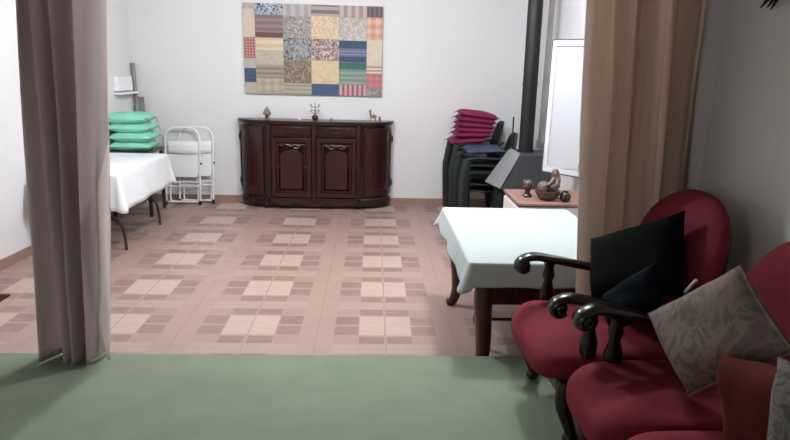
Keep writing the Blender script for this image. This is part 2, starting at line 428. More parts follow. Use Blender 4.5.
# ------------------------------------------------------------------ patchwork picture
def picture():
    X0, X1, Z0, Z1, y = -1.54, .105, 1.345, 2.385, YB-.032
    root = thing('wall_picture', 'patchwork textile picture of coloured squares hung above the dark sideboard', 'picture', ((X0+X1)/2, YB, Z0))
    org = Vector(root.location)
    MB().box(X0, X1, y, YB, Z0, Z1).build('canvas', mat('canvas_edge', (150, 140, 132), .9), root, org, smooth_=False)
    # colour, colour, kind, scale by rows; columns measured as fractions of the picture
    cols = [(0, .085, [(0, .06, 'plain', (178, 172, 166), (165, 160, 155), 1), (.06, .37, 'plain', (214, 198, 180), (200, 184, 168), 1), (.37, .60, 'plaid', (140, 54, 62), (198, 150, 142), 190), (.60, .71, 'plain', (192, 184, 176), (175, 168, 160), 1), (.71, .87, 'hstripe', (34, 58, 92), (48, 76, 108), 140), (.87, 1, 'plain', (190, 180, 154), (175, 166, 142), 1)]),
            (.085, .285, [(.0, .12, 'floral', (190, 200, 208), (42, 62, 84), 14), (.12, .31, 'hstripe', (124, 100, 106), (148, 122, 128), 90), (.31, .37, 'floral', (110, 72, 78), (78, 46, 52), 30), (.37, .51, 'hstripe', (220, 205, 176), (206, 186, 158), 70), (.51, .67, 'plain', (192, 182, 166), (176, 166, 150), 1), (.67, .82, 'hstripe', (158, 146, 132), (130, 118, 108), 110), (.82, 1, 'plaid', (186, 172, 156), (164, 148, 138), 60)]),
            (.285, .485, [(0, .13, 'vstripe', (190, 182, 182), (168, 160, 164), 60), (.13, .365, 'floral', (122, 116, 120), (192, 180, 172), 18), (.365, .61, 'floral', (166, 164, 160), (58, 70, 96), 14), (.61, .87, 'floral', (96, 84, 78), (156, 138, 116), 14), (.87, 1, 'hstripe', (176, 168, 150), (150, 140, 126), 130)]),
            (.485, .685, [(0, .12, 'hstripe', (178, 162, 160), (118, 102, 106), 80), (.12, .37, 'floral', (222, 204, 180), (204, 176, 138), 11), (.37, .61, 'floral', (116, 90, 98), (212, 194, 186), 12), (.61, .87, 'floral', (216, 198, 162), (204, 182, 144), 9), (.87, 1, 'hstripe', (40, 74, 110), (48, 84, 118), 200)]),
            (.685, .885, [(0, .13, 'vstripe', (196, 180, 174), (160, 140, 140), 70), (.13, .38, 'floral', (176, 168, 166), (210, 200, 194), 9), (.38, .47, 'plain', (28, 60, 96), (38, 72, 104), 1), (.47, .55, 'hstripe', (140, 136, 166), (86, 96, 134), 190), (.55, .62, 'plain', (30, 64, 98), (40, 74, 106), 1), (.62, .70, 'plain', (34, 90, 90), (48, 104, 100), 1), (.70, .87, 'hstripe', (138, 156, 144), (112, 134, 124), 110), (.87, 1, 'vstripe', (206, 156, 160), (136, 92, 98), 110)]),
            (.885, 1, [(0, .12, 'vstripe', (122, 108, 112), (92, 80, 86), 120), (.12, .36, 'plaid', (208, 140, 128), (222, 190, 166), 60), (.36, .65, 'plain', (220, 204, 184), (208, 190, 170), 1), (.65, .74, 'hstripe', (220, 204, 186), (176, 136, 130), 150), (.74, .90, 'plaid', (196, 124, 130), (178, 100, 110), 80), (.90, 1, 'floral', (176, 168, 166), (100, 92, 94), 24)])]
    mats, mb = [], MB()
    for a, b, rows in cols:
        for z0, z1, kind, c1, c2, sc in rows:
            m = pattern_mat('patch_%d' % len(mats), kind, c1, c2, sc); mats.append(m); mb.cur = len(mats)-1
            x0, x1 = X0+(X1-X0)*a, X0+(X1-X0)*b; t, u = Z1-(Z1-Z0)*z0, Z1-(Z1-Z0)*z1
            mb.box(x0+.002, x1-.002, y-.004, y, u+.002, t-.002)
    mb.build('patchwork', mats, root, org, smooth_=False)
picture()

# ------------------------------------------------------------------ sideboard
def sideboard():
    root = thing('sideboard', 'long dark mahogany sideboard with rounded ends against the back wall', 'sideboard', (-.69, YB-.02, 0))
    org = Vector(root.location); yb = YB-.03
    def plan(off=0.0, n=10):
        L, R, XL, XR, F = -1.60-off, .225+off, -1.24, -.145, 7.27-off
        pts = [(R, yb)]
        for k in range(n+1):
            a = PI/2*k/n; pts.append((XR+(R-XR)*math.cos(a), yb-(yb-F-.02)*math.sin(a)*1.0))
        bow = [(XR+(XL-XR)*t, F-.018*math.sin(PI*t)) for t in [i/12 for i in range(13)]]
        pts += bow
        for k in range(n+1):
            a = PI/2*(1-k/n); pts.append((XL-(XL-L)*math.cos(a), yb-(yb-F-.02)*math.sin(a)))
        pts.append((L, yb))
        out = []
        for p in pts:
            if not out or (Vector(p)-Vector(out[-1])).length > 1e-4: out.append(p)
        return out
    MB().prism(plan(-.01), .12, 1.015).build('body', M_mahod, root, org, auto=25)
    t = MB().prism(plan(.025), 1.015, 1.035); t.prism(plan(.035), 1.035, 1.06)
    t.build('top', M_maho, root, org, bevel=.006, auto=25)
    MB().prism(plan(.012), .03, .13).build('plinth', M_mahod, root, org, bevel=.01, auto=25)
    for x, y in ((-1.27, 7.30), (-.155, 7.32), (-1.5, 7.5), (.13, 7.5)):
        MB().lathe([(.02, 0), (.036, .015), (.042, .04), (.03, .07)], (x, y, 0), 14).build('foot', M_mahod, root, org)
    yf = 7.245
    f = lambda a, b, h: (a, h, b)
    def frame(mb, x0, x1, z0, z1, w, y0, y1):
        for q in ((x0, x1, z1-w, z1), (x0, x1, z0, z0+w), (x0, x0+w, z0+w, z1-w), (x1-w, x1, z0+w, z1-w)):
            mb.box(q[0], q[1], y0, y1, q[2], q[3])
    # pilasters and mid stile
    for x in (-1.222, -.69, -.162):
        p = MB().box(x-.022, x+.022, yf-.005, 7.3, .13, 1.01); p.lathe([(.012, .2), (.018, .3), (.012, .6), (.018, .85), (.012, .95)], (x, yf-.004, 0), 10)
        p.build('pilaster', M_maho, root, org, bevel=.004)
    for x0, x1 in ((-1.19, -.725), (-.655, -.19)):
        c = (x0+x1)/2
        d = MB().box(x0, x1, yf-.004, 7.3, .875, .995); frame(d, x0+.015, x1-.015, .885, .985, .014, yf-.014, yf-.004)
        dr = d.build('drawer', M_maho, root, org, bevel=.004)
        k = MB(); k.tube([(c-.07, yf-.012, .945), (c-.05, yf-.028, .93), (c, yf-.034, .922), (c+.05, yf-.028, .93), (c+.07, yf-.012, .945)], .007, 8)
        k.blob((c-.07, yf-.014, .947), (.013, .008, .013)); k.blob((c+.07, yf-.014, .947), (.013, .008, .013))
        k.build('drawer_pull', M_iron, dr, org)
        d = MB().box(x0, x1, yf-.002, 7.3, .15, .86); frame(d, x0, x1, .15, .86, .05, yf-.016, yf-.002)
        frame(d, x0+.06, x1-.06, .21, .79, .02, yf-.01, yf-.002)
        # raised field with an arched, carved head
        arch = [(x0+.10, .25), (x1-.10, .25), (x1-.10, .66)]
        arch += [(x1-.10-(x1-x0-.2)*i/10, .66+.07*math.sin(PI*i/10)**.7*(1 if i not in (4, 6) else .86)) for i in range(1, 10)] + [(x0+.10, .66)]
        d.prism(arch, yf-.016, yf-.002, f)
        dr = d.build('door', M_maho, root, org, bevel=.005)
        k = MB()
        for s in (-1, 1):
            k.tube([(c, yf-.02, .765), (c+s*.05, yf-.022, .785), (c+s*.1, yf-.02, .765), (c+s*.13, yf-.018, .79), (c+s*.155, yf-.016, .77)], lambda t: .012*(1-.55*t), 8)
            k.tube([(c+s*.03, yf-.02, .75), (c+s*.07, yf-.022, .742), (c+s*.09, yf-.018, .755)], lambda t: .009*(1-.5*t), 8)
        k.blob((c, yf-.02, .765), (.025, .012, .022))
        k.build('carving', M_maho, dr, org)
        sx = x1-.025 if x0 < -1 else x0+.025
        k = MB().blob((sx, yf-.028, .56), (.012, .014, .012)); k.box(sx-.008, sx+.008, yf-.02, yf-.014, .5, .62)
        k.build('door_handle', M_iron, dr, org)
    # curved end doors
    for s, XC, XE in ((-1, -1.24, -1.60), (1, -.145, .225)):
        def cp(a, off=0.0):
            return (XC+(XE-XC+s*off)*math.cos(a), yb-(yb-7.29+off)*math.sin(a))
        d = MB()
        for a0, a1, z0, z1, o in ((.16, 1.42, .16, .98, .006), (.16, .28, .16, .98, .018), (1.3, 1.42, .16, .98, .018), (.28, 1.3, .92, .98, .018), (.28, 1.3, .16, .24, .018), (.42, 1.16, .3, .84, .014)):
            n = 8; A = [a0+(a1-a0)*i/n for i in range(n+1)]
            d.prism([cp(a, o) for a in A]+[cp(a, -.006) for a in A[::-1]], z0, z1)
        dr = d.build('curved_door', M_maho, root, org, bevel=.003, auto=30)
        for z in (.3, .84):
            x, y = cp(.12, .02); MB().lathe([(.009, z-.04), (.013, z), (.009, z+.04)], (x, y, 0), 8).build('hinge', M_iron, dr, org)
    sk = MB(); n = 32
    poly = [(-1.2+1.02*i/n, .135) for i in range(n+1)] + [(-1.2+1.02*(n-i)/n, .085-.03*abs(math.sin(PI*3*(n-i)/n))) for i in range(n+1)]
    sk.prism(poly, 7.235, 7.25, f); sk.build('skirt', M_maho, root, org)
sideboard()

# ornaments on the sideboard
zt = 1.061
def orn():
    g = 'ornaments on the sideboard'
    r = thing('figurine', 'grey pointed figurine standing at the left end of the sideboard top', 'ornament', (-1.257, 7.4, zt), 0, g)
    MB().lathe([(.034, 0), (.036, .012), (.028, .02), (.026, .05), (.05, .055), (.052, .065), (.036, .09), (.04, .094), (.026, .115), (.016, .13), (.006, .145), (.001, .16)], (0, 0, 0), 14).build('pagoda_body', M_pewter, r)
    MB().box(-.012, .012, -.034, -.02, .012, .045).build('doorway', M_iron, r)
    r = thing('sprig_vase', 'round dark vase with a thin branching sprig in the middle of the sideboard', 'ornament', (-.688, 7.4, zt), 0, g)
    MB().lathe([(.015, 0), (.034, .012), (.04, .03), (.032, .05), (.014, .062)], (0, 0, 0), 16).build('vase', M_iron, r)
    m = MB(); m.tube([(0, 0, .055), (.002, 0, .12), (0, 0, .21)], lambda t: .011*(1-.7*t), 8)
    for s, z, h in ((-1, .075, .035), (1, .075, .035), (-1, .11, .06), (1, .11, .06), (-1, .15, .03), (1, .15, .03)):
        m.tube([(0, 0, z), (s*.03, 0, z+.008), (s*.048, 0, z+h)], lambda t: .006*(1-.4*t), 6)
        m.blob((s*.048, 0, z+h), (.008, .008, .013), 8, 6)
    m.build('sprig', M_pewter, r)
    r = thing('animal_figurine', 'small brass animal figurine with raised head at the right end of the sideboard', 'ornament', (0.0, 7.4, zt), 0, g)
    m = MB(); m.blob((.005, 0, .06), (.04, .018, .022), 12, 8)
    m.tube([(-.02, 0, .065), (-.028, 0, .09), (-.026, 0, .115)], lambda t: .013*(1-.35*t), 8); m.blob((-.03, 0, .122), (.018, .01, .011), 10, 6)
    for s in (-1, 1): m.tube([(-.022, s*.006, .128), (-.018, s*.01, .145)], .003, 6, 1)
    for x, y in ((-.02, -.01), (-.02, .01), (.03, -.01), (.03, .01)): m.tube([(x, y, .06), (x, y, .0)], .0065, 6, 1)
    m.tube([(.042, 0, .068), (.052, 0, .05)], .004, 6, 1)
    m.build('animal_body', M_brass, r)
    tag(MB().lathe([(.014, 0), (.016, .02), (.01, .035), (.014, .048), (.004, .062)], (0, 0, 0), 10).build('bell', M_brass, loc=None), 'tiny brass piece just right of the brass animal on the sideboard', 'ornament', g).location = (.085, 7.4, zt)
    tag(MB().lathe([(.012, 0), (.016, .012), (.01, .03), (.002, .036)], (0, 0, 0), 10).build('trinket', M_pewter), 'tiny grey trinket right of the sprig vase on the sideboard', 'ornament', g).location = (-.49, 7.35, zt)
    tag(MB().lathe([(.014, 0), (.016, .01), (.006, .026), (.002, .03)], (0, 0, 0), 10).build('trinket', M_whplas), 'tiny white trinket left of the sprig vase on the sideboard', 'ornament', g).location = (-.87, 7.38, zt)
orn()

# ------------------------------------------------------------------ folding chairs
def folding_chair(loc, label):
    r = thing('folding_chair', label, 'folding chair', loc, 0, 'white folding chairs leaning on the back wall')
    tl = .13       # lean over the height
    def P(x, z, d=0): return (x, tl*z/.93 + d, z)
    MB().tube([P(-.205, .012), P(-.205, .4), P(-.205, .76), P(-.185, .86), P(-.11, .92), P(.11, .92), P(.185, .86), P(.205, .76), P(.205, .4), P(.205, .012)], .0125, 10, 4).build('front_frame', M_whmetal, r)
    MB().tube([P(-.16, .6, .035), P(-.165, .3, .04), P(-.165, .06, .045), P(-.12, .03, .045), P(.12, .03, .045), P(.165, .06, .045), P(.165, .3, .04), P(.16, .6, .035)], .011, 10, 4).build('rear_frame', M_whmetal, r)
    MB().grid(lambda u, v: P(-.188+.376*u, .615+.15*v, .004-.02*math.sin(PI*u)), 10, 3).build('backrest', M_whplas, r, solid=.012, auto=180)
    m = MB(); A = [(-.165, .33), (.165, .33), (.185, .36), (.185, .60), (.175, .61), (-.175, .61), (-.185, .60), (-.185, .36)]
    m.prism(A, -.012, .012, lambda a, b, h: P(a, b, h+.012)); m.build('seat', M_whplas, r, bevel=.006)
    m = MB()
    for z in (.275, .225, .035): m.tube([P(-.2, z), P(.2, z)], .009, 8, 1)
    m.build('cross_bar', M_whmetal, r)
    for x in (-.205, .205):
        MB().lathe([(.017, 0), (.019, .03), (.015, .05)], P(x, -.0), 10).build('rubber_foot', M_rubber, r)
        MB().blob(P(x*1.07, .5), (.012, .016, .016), 8, 6).build('pivot', M_rubber, r)
    return r
fc = folding_chair((-2.30, 7.38, 0), 'front white folding chair leaning against the back wall')
dup(fc, (-2.165, 7.475, 0), 0, 'rear white folding chair partly hidden behind another folded one')

# ------------------------------------------------------------------ left table, cloth, cushions
def cloth_table(name, label, x0, x1, y0, y1, z, hang, material, flare=.05, corner=.06, seed=0, droop=.015):
    """cloth lying over a rectangular top and hanging with soft corner folds"""
    rnd = random.Random(seed); root = None
    per = []; rad = .03
    def ring(off, zz, fold):
        pts = []
        cs = [(x1, y0, -PI/2), (x1, y1, 0), (x0, y1, PI/2), (x0, y0, PI)]
        n = 6
        for ci, (cx, cy, a0) in enumerate(cs):
            sx = -1 if cx == x1 else 1; sy = 1 if cy == y0 else -1
            for k in range(n+1):
                a = a0+PI/2*k/n; o = off+rad + fold*corner*math.sin(PI*k/n)
                pts.append(Vector((cx+sx*rad+o*math.cos(a), cy+sy*rad+o*math.sin(a), zz - fold*droop*math.sin(PI*k/n))))
            nx, ny, _ = cs[(ci+1) % 4]; m = 22
            p0 = pts[-1]; a = a0+PI/2
            q = Vector((nx+(-1 if nx == x1 else 1)*rad+(off+rad)*math.cos(a), ny+(1 if ny == y0 else -1)*rad+(off+rad)*math.sin(a), zz))
            for k in range(1, m):
                t = k/m; p = p0.lerp(q, t)
                wv = fold*.012*math.sin(t*PI*5+ci*2+seed)*math.sin(PI*t)
                pts.append(p+Vector((math.cos(a)*wv, math.sin(a)*wv, 0)))
        return pts
    rings = [ring(-.012, z+.004, 0), ring(-.004, z+.002, 0), ring(0, z-.01, 0)]
    for k in range(1, 9):
        t = k/8; rings.append(ring(flare*t, z-.01-hang*t, t))
    n = len(rings[0]); vs = [p for r in rings for p in r]; mb = MB()
    mb.add(vs, [(j*n+i, j*n+(i+1) % n, (j+1)*n+(i+1) % n, (j+1)*n+i) for j in range(len(rings)-1) for i in range(n)] + [tuple(range(n))[::-1]])
    o = mb.build(name, material, loc=((x0+x1)/2, (y0+y1)/2, z), solid=.003, auto=60)
    return tag(o, label, 'tablecloth')
def left_table():
    x0, x1, y0, y1, z = -2.92, -2.19, 5.30, 6.62, .735
    r = thing('folding_table', 'folding table with dark tube legs by the left wall under a white cloth', 'table', ((x0+x1)/2, (y0+y1)/2, 0))
    org = Vector(r.location)
    MB().box(x0+.02, x1-.02, y0+.02, y1-.02, z-.04, z-.004).build('tabletop', M_whplas, r, org, bevel=.008)
    for y in (5.5, 6.42):
        for s in (1, -1):
            xc = (x0+x1)/2
            MB().tube([(xc+s*.10, y, z-.045), (xc+s*.11, y, .5), (xc+s*.17, y, .32), (xc+s*.25, y, .26), (xc+s*.285, y, .17), (xc+s*.295, y, .0)], .0135, 10, 4).build('leg', M_tubes, r, org)
        MB().tube([(xc-.2, y, .28), (xc+.2, y, .28)], .011, 8, 1).build('brace', M_tubes, r, org)
    cloth_table('tablecloth', 'white cloth over the long table by the left wall in front of green cushions', x0+.005, x1, y0, y1, z, .30, M_cloth2, .035, .05, 3)
left_table()
for k, lab in enumerate(['bottom mint green cushion of the stack in the back left corner', 'second mint green cushion from the bottom of the corner stack',
                         'second mint green cushion from the top of the corner stack', 'topmost mint green cushion of the stack in the back left corner']):
    c = thing('seat_cushion', lab, 'cushion', (-2.675, 6.98, .732+k*.1), 0, 'mint green cushions stacked in the corner')
    j = [(.0, 0), (.02, -.01), (-.005, .012), (-.03, .0)][k]; s = .215
    m = MB(); dr = .0 if k == 0 else .0
    m.pillow([(-s+j[0], -.22+j[1], .048), (s+j[0]+.01, -.22+j[1], .048-dr), (s+j[0], .22+j[1], .048-dr), (-s+j[0], .22+j[1], .048)], .125, 16, .025, .007, k+3)
    m.build('cushion_pad', M_green, c)
    for y in (-.13, .13): MB().tube([(s+j[0], y, .05), (s+.03+j[0], y+.01, .03), (s+.04+j[0], y-.01, .0)], .005, 6).build('tie', M_pewter, c)

def side_table():
    r = thing('side_table', 'small dark side table under the mint green cushions in the back left corner', 'table', (-2.665, 6.98, 0))
    MB().box(-.225, .225, -.25, .25, .7, .73).build('tabletop', M_tubes, r, bevel=.005)
    for x in (-.2, .2):
        for y in (-.22, .22): MB().box(x-.018, x+.018, y-.018, y+.018, 0, .7).build('leg', M_tubes, r, bevel=.003)
side_table()

# wall box and poles in the back left corner
def corner_bits():
    y0, y1 = 7.1, 7.46
    r = thing('wall_box', 'white box on a small shelf on the left wall near the back corner', 'box', (LX(7.28), 7.28, 1.33)); org = Vector(r.location)
    m = MB(); m.prism([(LX(y0), y0), (LX(y1), y1), (LX(y1)+.05, y1), (LX(y0)+.05, y0)], 1.36, 1.52); m.build('casing', M_whplas, r, org, bevel=.006)
    m = MB(); m.prism([(LX(y0), y0-.02), (LX(y1), y1+.03), (LX(y1)+.11, y1+.03), (LX(y0)+.11, y0-.02)], 1.325, 1.345); m.build('shelf_board', M_whplas, r, org)
    p = MB().tube([(-2.78, 7.5, 0), (-2.845, 7.545, 1.66)], .024, 10, 1); p.tube([(-2.845, 7.545, 1.655), (-2.8455, 7.5453, 1.67)], .027, 10, 1)
    tag(p.build('pole', M_grey), 'tall grey pole standing upright in the back left corner', 'pole')
    b = MB(); M = Matrix.Translation((-2.745, 7.50, 0)) @ Matrix.Rotation(-.045, 4, 'X') @ Matrix.Rotation(-.03, 4, 'Y')
    b.box(-.035, .035, -.012, .012, 0, 1.28, M)
    tag(b.build('plank', M_grey, bevel=.003), 'grey plank leaning upright beside the pole behind the green cushions', 'plank')
corner_bits()

# ------------------------------------------------------------------ stove
def stove():
    r = thing('wood_stove', 'dark grey metal stove with sloped hood in the back right corner', 'stove', (1.5, 6.05, 0)); org = Vector(r.location)
    ya, yb = 5.76, 6.36
    hood = MB()
    xt, xb, xr = 1.43, 1.255, 1.80
    a, b = (ya, yb)
    vs = [(xb, a, .58), (xr, a, .58), (xr, a, .925), (xt, a, .925), (xb-.03, b, .535), (xr, b, .535), (xr, b, .9), (xt+.04, b, .9)]
    hood.add(vs, [(0, 1, 2, 3), (7, 6, 5, 4), (3, 2, 6, 7), (1, 5, 6, 2), (0, 4, 5, 1), (0, 3, 7, 4)])
    hood.build('hood', M_hood, r, org, bevel=.006)
    fp = MB(); n = Vector((-.022, 0, .016))
    q = [Vector(vs[i])+n for i in (0, 3, 7, 4)]; q2 = [p-n*.6 for p in q]
    fp.add(q+q2, [(0, 1, 2, 3), (7, 6, 5, 4), (0, 4, 5, 1), (1, 5, 6, 2), (2, 6, 7, 3), (3, 7, 4, 0)])
    fp.build('front_panel', M_hoodl, r, org, bevel=.004)['label'] = 'lighter grey sloped front panel'
    body = MB(); body.box(1.3, 1.80, ya+.03, yb-.03, .1, .57)
    body.build('firebox', M_flue, r, org, bevel=.01)
    d = MB(); d.box(1.285, 1.3, ya+.08, yb-.08, .16, .52)
    for k in range(5): d.box(1.277, 1.286, ya+.12, yb-.12, .20+k*.06, .225+k*.06)
    dd = d.build('stove_door', M_iron, r, org, bevel=.003)
    MB().tube([(1.28, ya+.12, .36), (1.255, ya+.12, .36), (1.255, ya+.12, .28)], .008, 8, 2).build('door_handle', M_grey, dd, org)
    for x in (1.34, 1.76):
        for y in (ya+.07, yb-.07): MB().lathe([(.02, 0), (.025, .1)], (x, y, 0), 10).build('foot', M_iron, r, org)
    f = MB().lathe([(.073, .0), (.073, 2.0)], (0, 0, 0), 24, Matrix.Identity(4))
    f = MB(); p0, p1 = Vector((1.545, 6.08, .905)), Vector((1.525, 6.08, HC))
    f.tube([p0, p1], .071, 24, 1); f.tube([p0, p0+(p1-p0)*.012], .078, 24, 1); f.tube([p0+(p1-p0)*.34, p0+(p1-p0)*.352], .0745, 24, 1)
    f.build('flue_pipe', M_flue, r, org)
    pk = MB().tube([(1.455, 6.3, .925), (1.45, 6.3, 1.2), (1.45, 6.29, 1.235)], .008, 8, 2); pk.box(1.43, 1.48, 6.29, 6.31, .905, .925); pk.tube([(1.448, 6.3, 1.02), (1.448, 6.3, 1.07)], .018, 8, 1)
    tag(pk.build('fire_poker', M_iron), 'thin black poker standing upright beside the stove pipe', 'poker')
stove()

# white framed panel angled out from the right wall
def panel():
    P = [Vector((1.475, 5.16, 0)), Vector((1.705, 4.89, 0))]; d = (P[1]-P[0]).normalized(); P[1] = P[0]+d*.40
    n = Vector((-d.y, d.x, 0)); 
    if n.y > 0: n = -n
    z0, z1 = .875, 1.955
    r = thing('framed_panel', 'white framed panel standing out at an angle from the right wall beside the black flue', 'panel', (P[1].x, P[1].y, z0)); org = Vector(r.location)
    f = lambda t, h, k: tuple(P[0]+d*t+n*k+Vector((0, 0, h)))
    def bx(mb, t0, t1, h0, h1, k0, k1):
        mb.add([f(t, h, k) for k in (k0, k1) for h in (h0, h1) for t in (t0, t1)], [(0, 2, 3, 1), (4, 5, 7, 6), (0, 1, 5, 4), (2, 6, 7, 3), (0, 4, 6, 2), (1, 3, 7, 5)])
    m = MB(); bx(m, .03, .37, z0+.03, z1-.03, -.012, .0); m.build('white_board', M_board, r, org)
    m = MB()
    for q in ((0, .4, z1-.045, z1), (0, .4, z0, z0+.045), (0, .04, z0+.045, z1-.045), (.36, .4, z0+.045, z1-.045)): bx(m, *q, -.018, .01)
    m.build('border', M_frame, r, org, bevel=.003)
    m = MB()
    for q in ((-.008, .408, z1, z1+.009), (-.008, .408, z0-.009, z0), (-.009, 0, z0, z1), (.4, .409, z0, z1)): bx(m, *q, -.02, .012)
    m.build('edging', M_edge, r, org)['label'] = 'thin dark edge strip'
    for h in (z0+.15, z1-.15):
        m = MB(); bx(m, .38, .42, h, h+.06, -.016, -.006); m.build('hinge', M_grey, r, org)
panel()

# low cabinet along the right wall with ornaments
def cabinet():
    x0, x1, y0, y1, z = 1.10, 1.70, 4.42, 4.95, .75
    r = thing('low_cabinet', 'low white cabinet with terracotta wood top behind the cloth table', 'cabinet', ((x0+x1)/2, (y0+y1)/2, 0)); org = Vector(r.location)
    MB().box(x0+.015, x1, y0+.015, y1, .06, z-.03).build('body', M_cabw, r, org, bevel=.004)
    MB().box(x0, x1, y0, y1, z-.022, z).build('top', M_cabtop, r, org, bevel=.004)
    MB().box(x0+.004, x1, y0+.004, y1, z-.032, z-.022).build('edge_strip', M_edge, r, org)
    MB().box(x0+.05, x1-.02, y0+.04, y1-.02, 0, .06).build('plinth', M_edge, r, org)
    d = MB().box(x0-.0, x0+.018, y0+.03, y1-.02, .09, z-.05).build('door', M_cabw, r, org, bevel=.003)
    MB().blob((x0-.012, y0+.1, .5), (.014, .012, .012), 10, 6).build('knob', M_grey, d, org)
    g = 'ornaments on the low cabinet'
    b = thing('bust', 'small dark brown bust with a round head on the low cabinet', 'ornament', (1.225, 4.66, z), 0, g)
    MB().lathe([(.035, 0), (.037, .012), (.022, .03), (.02, .05), (.03, .06)], (0, 0, 0), 14).build('pedestal', M_dkpot, b)
    m = MB(); m.blob((0, 0, .09), (.04, .04, .046), 16, 12); m.blob((-.03, -.02, .085), (.012, .012, .01), 8, 6); m.blob((-.01, .02, .115), (.03, .025, .02), 10, 8); m.build('head', M_brown, b)
    b = thing('figure_bowl', 'brown bowl holding a seated speckled figure on the low cabinet', 'ornament', (1.355, 4.56, z), 0, g)
    MB().lathe([(.035, 0), (.065, .012), (.09, .045), (.098, .075), (.09, .078), (.06, .055), (.01, .05)], (0, 0, 0), 24, cap=True).build('bowl', M_brown, b)
    m = MB(); m.blob((-.035, 0, .095), (.05, .05, .05), 14, 10); m.blob((.035, -.01, .1), (.042, .04, .055), 14, 10)
    m.tube([(.05, 0, .1), (.055, 0, .16), (.05, 0, .2)], lambda t: .042*(1-.25*t), 12); m.blob((.047, 0, .205), (.032, .034, .036), 12, 10)
    m.tube([(.03, -.03, .17), (-.01, -.05, .13), (-.04, -.045, .12)], .014, 8); m.tube([(.06, -.035, .17), (.045, -.06, .13), (.0, -.07, .11)], .014, 8)
    m.build('seated_figure', M_brown2, b)
    b = thing('small_pot', 'small round black pot with a handle on the low cabinet by the wall', 'ornament', (1.475, 4.5, z), 0, g)
    MB().lathe([(.022, 0), (.04, .02), (.044, .045), (.032, .068), (.02, .075), (.022, .085)], (0, 0, 0), 16).build('pot', M_dkpot, b)
    MB().tube([(-.04, 0, .055), (-.06, 0, .05), (-.06, 0, .03), (-.038, 0, .025)], .006, 8).build('handle', M_dkpot, b)
cabinet()

# ------------------------------------------------------------------ stacked garden chairs
def garden_chair(loc, rz, label, group):
    """front towards -x"""
    r = thing('stacking_chair', label, 'chair', loc, rz, group)
    W = .27
    MB().grid(lambda u, v: (-.20+.42*u, (-.22+.44*v), .425-.015*math.sin(PI*v)-.02*u+(-.03*(1-u*8)**2 if u < .125 else 0)), 14, 8).build('seat', M_dkplas, r, solid=.02, auto=180)
    m = MB()
    m.grid(lambda u, v: (.20+.09*v**1.1+.03*math.cos(PI*(u-.5)), (u-.5)*2*(.24-.09*v**4), .42+.47*v-.05*abs(2*u-1)**3*v), 14, 12)
    m.build('backrest', M_dkplas, r, solid=.022, auto=180)
    for s in (-1, 1):
        MB().tube([(-.235, s*W, .0), (-.25, s*W, .3), (-.255, s*W, .55), (-.235, s*W, .61)], lambda t: .042+.01*t, 10, 4, squash=(1.1, .8)).build('leg', M_dkplas, r)
        MB().tube([(.30, s*(W-.02), .0), (.25, s*(W-.02), .25), (.225, s*(W-.03), .45)], .028, 10, 4, squash=(1, .8)).build('leg', M_dkplas, r)
        MB().tube([(-.26, s*W, .6), (-.2, s*W, .635), (0, s*W, .635), (.2, s*(W-.01), .625), (.29, s*(W-.04), .66)], .03, 10, 4, squash=(1.2, .55)).build('armrest', M_dkplas, r)
    return r
def stack(x, y, rz, n, g, labels):
    first = None; s = .074
    for k in range(n):
        loc = (x + .012*k, y, s*k)
        if first is None: first = garden_chair(loc, rz, labels[k], g)
        else: dup(first, loc, rz, labels[k])
stack(1.19, 7.26, .0, 4, 'far stack of dark plastic chairs', ['bottom chair of the far dark stack under the magenta cushions', 'second chair from the bottom of the far dark stack', 'third chair from the bottom of the far dark stack', 'top dark plastic chair of the far stack holding the magenta cushions'])
stack(1.235, 6.68, .0, 3, 'near stack of dark plastic chairs', ['bottom chair of the near dark stack beside the stove', 'middle chair of the near dark stack beside the stove', 'top dark plastic chair of the near stack with the navy pad'])
np_ = thing('seat_pad', 'navy blue pad lying across the arms of the near dark chair stack', 'cushion', (1.225, 6.68, .812))
MB().pillow([(-.21, -.25, .03), (.2, -.25, .05), (.2, .25, .05), (-.21, .25, .03)], .06, 14, .04, .004, 5).build('pad', M_navy, np_)
MB().tube([(.2, -.2, .05), (.24, -.2, .03), (.24, -.19, -.02)], .005, 6).build('tie', M_navy, np_)
labs = ['lowest magenta cushion sagging over the front of the far dark chairs', 'second magenta cushion from the bottom of the pile on dark chairs', 'third magenta cushion from the bottom of the pile on dark chairs',
        'third magenta cushion from the top of the pile on dark chairs', 'second magenta cushion from the top of the pile on dark chairs', 'topmost magenta cushion of the pile on dark chairs']
zz = .866
for k in range(6):
    x0 = [.905, .955, .975, .98, .98, 1.005][k]; x1 = x0+[.42, .43, .43, .44, .45, .45][k]
    z0, z1 = zz+[0.0, .056, .118, .182, .246, .31][k]+.03, zz+[.02, .064, .112, .158, .208, .26][k]+.03
    if k == 0: z0, z1 = zz+.0, zz+.035
    c = thing('seat_cushion', labs[k], 'cushion', ((x0+x1)/2, 7.24, min(z0, z1)), 0, 'magenta cushions piled on the far dark chairs'); org = Vector(c.location)
    MB().pillow([(x0, 7.02, z0), (x1, 7.02, z1), (x1, 7.46, z1), (x0, 7.46, z0)], .092, 14, .025, .004, k).build('cushion_pad', M_magenta, c, org)
    for y in (7.1, 7.38): MB().tube([(x0+.01, y, z0), (x0-.02, y, z0-.005), (x0-.03, y, z0-.02)], .004, 6).build('tie', M_magenta, c, org)

